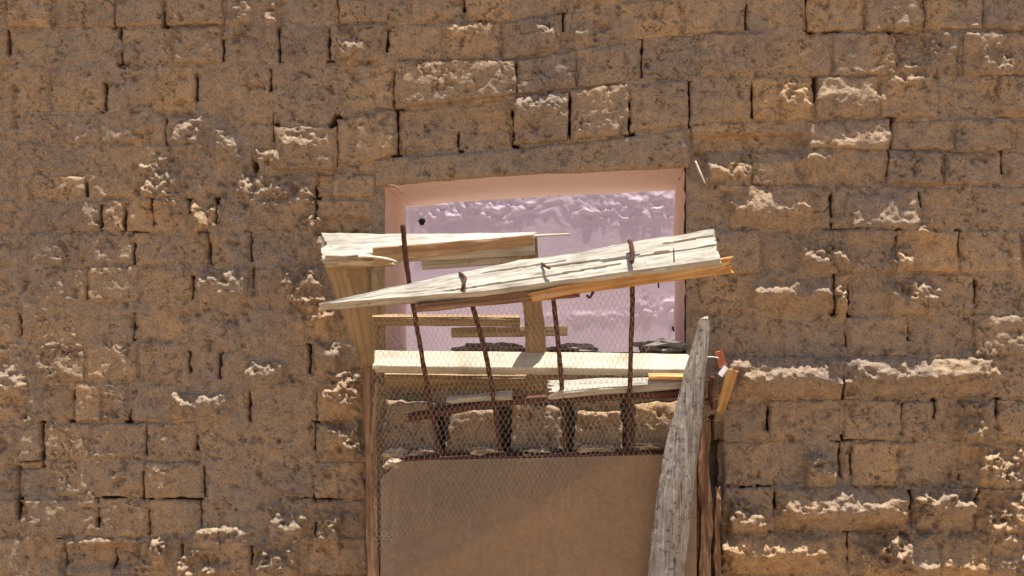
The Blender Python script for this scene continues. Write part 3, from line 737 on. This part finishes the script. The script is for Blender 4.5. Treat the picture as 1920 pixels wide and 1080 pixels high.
# ------------------------------------------------------------------ doorway board and its uprights
def door_board():
    m, n, l, b = new_mat('brown_painted_board', 0.7, 0.25)
    tc = n.new('ShaderNodeTexCoord')
    n1 = N(n, 'ShaderNodeTexNoise', Scale=3.0, Detail=6, Roughness=0.6); l.new(tc.outputs['Object'], n1.inputs['Vector'])
    r = ramp(n, [(0.3, (0.215, 0.155, 0.105)), (0.5, (0.26, 0.175, 0.108)), (0.7, (0.30, 0.195, 0.115))]); l.new(n1.outputs[0], r.inputs[0])
    mp = N(n, 'ShaderNodeMapping'); mp.inputs['Scale'].default_value = (22, 1, 2.2); l.new(tc.outputs['Object'], mp.inputs[0])
    n2 = N(n, 'ShaderNodeTexNoise', Scale=1.0, Detail=5, Roughness=0.6); l.new(mp.outputs[0], n2.inputs['Vector'])
    r2 = ramp(n, [(0.60, (0, 0, 0)), (0.78, (0.6, 0.6, 0.6))]); l.new(n2.outputs[0], r2.inputs[0])
    c = mix(n, l, r.outputs[0], (0.38, 0.31, 0.26), r2.outputs[0])
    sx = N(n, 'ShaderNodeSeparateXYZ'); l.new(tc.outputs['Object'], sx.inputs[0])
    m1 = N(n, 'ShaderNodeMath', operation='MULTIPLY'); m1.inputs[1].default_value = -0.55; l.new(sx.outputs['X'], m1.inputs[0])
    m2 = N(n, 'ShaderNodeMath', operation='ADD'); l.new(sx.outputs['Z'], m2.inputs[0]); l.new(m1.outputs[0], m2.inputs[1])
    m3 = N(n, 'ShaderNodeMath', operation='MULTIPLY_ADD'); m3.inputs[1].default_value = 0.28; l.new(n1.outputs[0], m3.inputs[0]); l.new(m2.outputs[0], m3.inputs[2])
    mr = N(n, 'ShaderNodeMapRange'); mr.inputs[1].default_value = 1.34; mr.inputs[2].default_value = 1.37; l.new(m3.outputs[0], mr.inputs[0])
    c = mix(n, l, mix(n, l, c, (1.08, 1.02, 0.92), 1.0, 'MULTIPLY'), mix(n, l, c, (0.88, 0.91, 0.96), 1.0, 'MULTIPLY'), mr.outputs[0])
    n3 = N(n, 'ShaderNodeTexNoise', Scale=60, Detail=4, Roughness=0.7); l.new(tc.outputs['Object'], n3.inputs['Vector'])
    r3 = ramp(n, [(0.3, (0.8, 0.8, 0.8)), (0.5, (1, 1, 1)), (0.75, (1.15, 1.14, 1.12))]); l.new(n3.outputs[0], r3.inputs[0])
    c = mix(n, l, c, r3.outputs[0], 1.0, 'MULTIPLY'); l.new(c, b.inputs['Base Color'])
    bp = N(n, 'ShaderNodeBump', Strength=0.2, Distance=0.002); l.new(n3.outputs[0], bp.inputs['Height']); l.new(bp.outputs[0], b.inputs['Normal'])
    # outline with a broken upper left corner
    o2 = [(714, 1566), (714, 892), (724, 884), (742, 868), (752, 861), (800, 858), (900, 856), (1000, 854), (1120, 851), (1306, 846), (1306, 1566)]
    c0 = P(1004, 1566, -.15); th = 0.018
    f = [P(x, y, -.158) - c0 for x, y in o2]; bk = [v + Vector((0, th, 0)) for v in f]; k = len(f)
    me = bpy.data.meshes.new('door_board'); me.from_pydata([tuple(v) for v in f + bk], [], [tuple(range(k))[::-1], tuple(range(k, 2 * k))] + [(i, (i + 1) % k, k + (i + 1) % k, k + i) for i in range(k)])
    me.update()
    import bmesh
    bm = bmesh.new(); bm.from_mesh(me); bmesh.ops.recalc_face_normals(bm, faces=bm.faces); bm.to_mesh(me); bm.free()
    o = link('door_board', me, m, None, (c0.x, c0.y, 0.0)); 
    tag(o, 'smooth brown board closing the doorway below the bars', 'board')
    plank('edge_strip', P(752, 857, -.150), P(1250, 846, -.150), .020, .010, 70, M['rust'], o, wob=.0015)
    return o
db = door_board()
GY = 1570
j1 = plank('door_post', P(693, 676, -.155), P(711, GY, -.165), (.044, .052), .05, 2, M['brown'], None, wob=.0025, ragA=.03, yaw=.15)
tag(j1, 'brown upright timber on the brick side of the board, below the leaning frame', 'post')
j2 = plank('door_post', P(1322, 778, -.12), P(1326, GY, -.14), (.040, .060), .05, 0, M['brown'], None, wob=.004, ragA=.05, yaw=.1)
tag(j2, 'splintered brown upright timber just behind the grey post', 'post')
j3 = plank('door_post', P(1345, 905, -.10), P(1349, GY, -.12), (.020, .030), .03, 0, M['brown'], None, wob=.003, ragA=.06)
tag(j3, 'narrow brown upright strip against the bricks beside the splintered timber', 'post')
jl = plank('door_slat', P(706, 720, -.20), P(698, 850, -.19), (.012, .014), .012, 0, M['ochre'], None, wob=.001)
tag(jl, 'thin light lath nailed on the upper end of the brown upright', 'lath')

# grey weathered post, leaning
def grey_post():
    stn = [(1320, 598, 8), (1319, 620, 11), (1312, 660, 15), (1303, 700, 19), (1297, 740, 22), (1287, 800, 27), (1273, 880, 31), (1265, 940, 32), (1257, 1000, 33), (1247, 1080, 33), (1236, 1200, 35), (1222, 1400, 38), (1212, 1566, 40)]
    pys = np.array([s_[1] for s_ in stn]); cx = np.array([s_[0] for s_ in stn]); hw = np.array([s_[2] for s_ in stn])
    py = np.linspace(598, 1566, 330); ns = 56
    C = [P(float(np.interp(y, pys, cx)), float(y), -.235 - .03 * (1566 - y) / 968 + .03) for y in py]
    R = np.interp(py, pys, hw) / S
    a = np.linspace(0, 2 * math.pi, ns, endpoint=False)
    V = np.zeros((len(py), ns, 3))
    A, YY = np.meshgrid(a, py)
    groove = fbm(np.cos(A) * 1.2 + 5, YY / S * 0.55 + np.sin(A) * 1.2, 9, 3, 5)
    fib = fbm(A * 1.4, YY / S * 0.9, 6, 3, 9)
    f = 1 + 0.07 * groove + 0.12 * fib + 0.05 * np.sin(A * 3 + YY / 160)
    pit = fbm(A * .9, YY / S * 2.2, 9, 2, 31); f = f - 0.20 * np.clip(pit - .35, 0, 1)
    hol = np.exp(-((YY - 825) / 38) ** 2 - (((A - (1.5 * math.pi + .55)) / .2)) ** 2); f = f - 0.55 * hol
    for i in range(len(py)):
        V[i, :, 0] = C[i].x + R[i] * f[i] * np.cos(a); V[i, :, 1] = C[i].y + R[i] * .72 * f[i] * np.sin(a); V[i, :, 2] = C[i].z
    o0 = C[-1].copy(); o0.z = 0
    V = V.reshape(-1, 3)
    tip = np.array([[C[0].x + .012, C[0].y, C[0].z + .012]]); n0 = len(V); V = np.concatenate([V, tip]) - np.array(o0)
    i, j = np.meshgrid(np.arange(len(py) - 1), np.arange(ns), indexing='ij')
    q = np.stack([i * ns + j, (i + 1) * ns + j, (i + 1) * ns + (j + 1) % ns, i * ns + (j + 1) % ns], -1).reshape(-1, 4)
    me = bpy.data.meshes.new('weathered_post'); me.from_pydata(V.tolist(), [], [tuple(x[::-1]) for x in q.tolist()] + [(n0, k, (k + 1) % ns) for k in range(ns)]); me.update()
    me.polygons.foreach_set('use_smooth', np.ones(len(me.polygons), bool))
    m, n, l, b = new_mat('grey_bark_wood', 0.9, 0.15)
    tc = n.new('ShaderNodeTexCoord')
    mp = N(n, 'ShaderNodeMapping'); mp.inputs['Scale'].default_value = (105, 105, 4.5); mp.inputs['Rotation'].default_value = (0, -.12, 0); l.new(tc.outputs['Object'], mp.inputs[0])
    n1 = N(n, 'ShaderNodeTexNoise', Scale=1.0, Detail=7, Roughness=0.7, Distortion=.7); l.new(mp.outputs[0], n1.inputs['Vector'])
    r = ramp(n, [(0.32, (0.075, 0.062, 0.052)), (0.44, (0.28, 0.245, 0.205)), (0.62, (0.46, 0.415, 0.355))]); l.new(n1.outputs[0], r.inputs[0])
    n2 = N(n, 'ShaderNodeTexNoise', Scale=55, Detail=4, Roughness=.7); l.new(tc.outputs['Object'], n2.inputs['Vector'])
    r2 = ramp(n, [(0.34, (0.42, 0.39, 0.37)), (0.46, (1, 1, 1)), (0.75, (1.15, 1.14, 1.12))]); l.new(n2.outputs[0], r2.inputs[0])
    c = mix(n, l, r.outputs[0], r2.outputs[0], 1.0, 'MULTIPLY'); l.new(c, b.inputs['Base Color'])
    bp = N(n, 'ShaderNodeBump', Strength=.9, Distance=.006); l.new(n1.outputs[0], bp.inputs['Height'])
    bp2 = N(n, 'ShaderNodeBump', Strength=.6, Distance=.004); l.new(n2.outputs[0], bp2.inputs['Height']); l.new(bp.outputs[0], bp2.inputs['Normal']); l.new(bp2.outputs[0], b.inputs['Normal'])
    o = link('weathered_post', me, m, None, o0)
    tag(o, 'leaning grey weathered post tapering to a point in front of the board', 'post')
grey_post()

# ------------------------------------------------------------------ chicken wire
def chicken_wire():
    cw, ch = 0.0195, 0.0170          # cell spacing
    x0, x1 = -0.62, 0.52
    z1, z0 = 0, -1.05
    topL = [(700, 590), (1200, 534)]
    def surf(u, v):                  # u 0..1 across, v 0..1 down
        px = 702 + u * (1236 - 702); yt = np.interp(px, [700, 780, 1000, 1200, 1240], [600, 582, 556, 528, 560])
        py = yt + v * (1040 - yt)
        Y = np.interp(py, [530, 600, 700, 760, 850, 900, 1040], [-.395, -.33, -.262, -.222, -.182, -.172, -.165])
        b = 0.022 * vnoise(u * 5, v * 6, 3) + .004 * vnoise(u * 14, v * 14, 8)
        return px + 5 * vnoise(u * 7, v * 7, 12) + 1.2 * vnoise(u * 40, v * 40, 14), py + 5 * vnoise(u * 7, v * 7, 22) + 1.2 * vnoise(u * 40, v * 40, 24), Y - abs(b)
    W = (1236 - 702) / S; Hh = .92
    pts = {}; edges = set()
    nx = int(W / cw); ny = int(Hh / ch)
    def node(kx, ky): return (kx, ky)
    coords = {}
    # brick-wall topology stretched to hexagons
    for r_ in range(ny):
        for c_ in range(nx):
            ox = (r_ % 2) * 0.5
            a = ((c_ + ox) * cw, r_ * ch); b = ((c_ + ox) * cw, (r_ + .5) * ch)
            coords[(r_, c_, 0)] = a; coords[(r_, c_, 1)] = b
            edges.add(((r_, c_, 0), (r_, c_, 1)))
            if r_ + 1 < ny:
                if r_ % 2 == 0:
                    edges.add(((r_, c_, 1), (r_ + 1, c_, 0)))
                    if c_ > 0: edges.add(((r_, c_, 1), (r_ + 1, c_ - 1, 0)))
                else:
                    edges.add(((r_, c_, 1), (r_ + 1, c_, 0)))
                    if c_ + 1 < nx: edges.add(((r_, c_, 1), (r_ + 1, c_ + 1, 0)))
    keys = list(coords); U = np.array([coords[k][0] / W for k in keys]); Vv = np.array([coords[k][1] / Hh for k in keys])
    px, py, Y = surf(U, Vv)
    tear = np.interp(px, [700, 860, 1000, 1060, 1090, 1240], [1035, 972, 942, 920, 872, 864]) + 14 * vnoise(px / 22, py / 22, 5)
    ok = py < tear
    pos = {k: P(float(a), float(b), float(c)) for k, a, b, c, o in zip(keys, px, py, Y, ok) if o}
    o0 = P(960, 860, -.18); vs, fs = [], []
    rad = .00052
    for e0, e1 in edges:
        if e0 not in pos or e1 not in pos: continue
        p, q = pos[e0] - o0, pos[e1] - o0; t = (q - p).normalized(); a = t.orthogonal().normalized(); b = t.cross(a)
        rr = rad * (1.7 if e0[0] == e1[0] and e0[1] == e1[1] else 1.0)
        k = len(vs)
        for pt in (p, q):
            for i in range(3):
                an = 2.0944 * i; vs.append(pt + (a * math.cos(an) + b * math.sin(an)) * rr)
        for i in range(3): fs.append((k + i, k + (i + 1) % 3, k + 3 + (i + 1) % 3, k + 3 + i))
    me = bpy.data.meshes.new('chicken_wire'); me.from_pydata(vs, [], fs); me.update()
    o = link('chicken_wire', me, M['wire'], None, o0)
    tag(o, 'torn chicken wire netting stretched over the iron bars', 'netting')
chicken_wire()

# ------------------------------------------------------------------ small things
for i, (px, py, Y, sx, sy, sz, lab) in enumerate([
        (1242, 652, .05, .100, .06, .026, 'dark clod of soil on the sill by the grey post'),
        (920, 655, .04, .125, .05, .024, 'dark heap of soil on the sill behind the middle of the frame'),
        (1075, 656, .06, .10, .05, .020, 'small low heap of soil on the sill beside the frame post')]):
    tag(lump('soil_clod', P(px, py, Y), (sx, sy, sz), M['soil'], 3 + i), lab, 'soil')
CRUMB = ['chunky pale mud crumb filling the broken corner of the brown board', 'flat pale mud crumb between the broken corner and the first iron bar',
         'flat pale mud crumb on the board edge before the second iron bar', 'small pale mud crumb on the board edge between second and third iron bars',
         'longest pale mud crumb, on the board edge between third and fourth iron bars', 'pale mud crumb on the board edge between the fourth bar and the grey post']
# dust and crumbs caught on the ledge above the board
for i, (px, py, sx, sz) in enumerate([(742, 862, .055, .030), (790, 848, .045, .012), (905, 846, .06, .012), (1010, 846, .045, .012), (1120, 843, .085, .014), (1215, 838, .06, .012)]):
    tag(lump('mud_crumb', P(px, py, -.125), (sx, .030, sz), M['dust'], 20 + i, amp=.5), CRUMB[i], 'mud', 'mud crumbs on the board edge')
st = plank('stick', P(1376, 692, -.09), P(1350, 780, -.08), (.044, .026), .02, 10, M['orange'], None, ragA=.01, ragB=.03, wob=.002)
tag(st, 'short ochre stick jammed between bricks and splintered timber', 'stick')
op = plank('strap', P(1348, 656, -.11), P(1356, 690, -.11), (.024, .030), .012, 10, M['orange_plastic'], None, ragA=.012, ragB=.01, wob=.003)
tag(op, 'small orange red plastic scrap caught beside the grey post', 'scrap')
tag(tube('wire_tie', [P(1318, 671, -.16), P(1332, 669, -.14), P(1347, 671, -.118)], .0022, M['white'], None, 6, 3), 'short pale wire from the grey post to the orange scrap', 'wire')
wc = plank('chip', P(1362, 688, -.12), P(1350, 704, -.12), .020, .012, 30, M['white'], None)
tag(wc, 'small white chip under the orange red scrap', 'chip')
hg = empty('hinge', P(1332, 740, -.13), 'rusty hinge between grey post and splintered timber', 'hinge')
plank('leaf', P(1322, 712, -.12), P(1342, 708, -.115), .022, .008, 20, M['rust'], hg)
tube('pin', [P(1336, 705, -.135), P(1332, 735, -.135), P(1338, 768, -.13)], .010, M['rust'], hg, 8, 4, .2)
plank('leaf', P(1322, 752, -.12), P(1344, 756, -.115), .026, .008, 10, M['rust'], hg)
tag(tube('twig', [P(1304, 302, -.03), P(1312, 322, -.045), P(1322, 344, -.05)], [.003, .0045, .002], M['straw'], None, 6, 5), 'pale twig sticking from the bricks by the upper corner of the recess', 'twig')
tag(tube('twig', [P(728, 348, -.012), P(742, 350, -.03), P(756, 364, -.035)], [.004, .004, .002], M['brown'], None, 6, 5), 'thin dark twig bent over the corner of the pink recess', 'twig')
print('BRICKS', count)
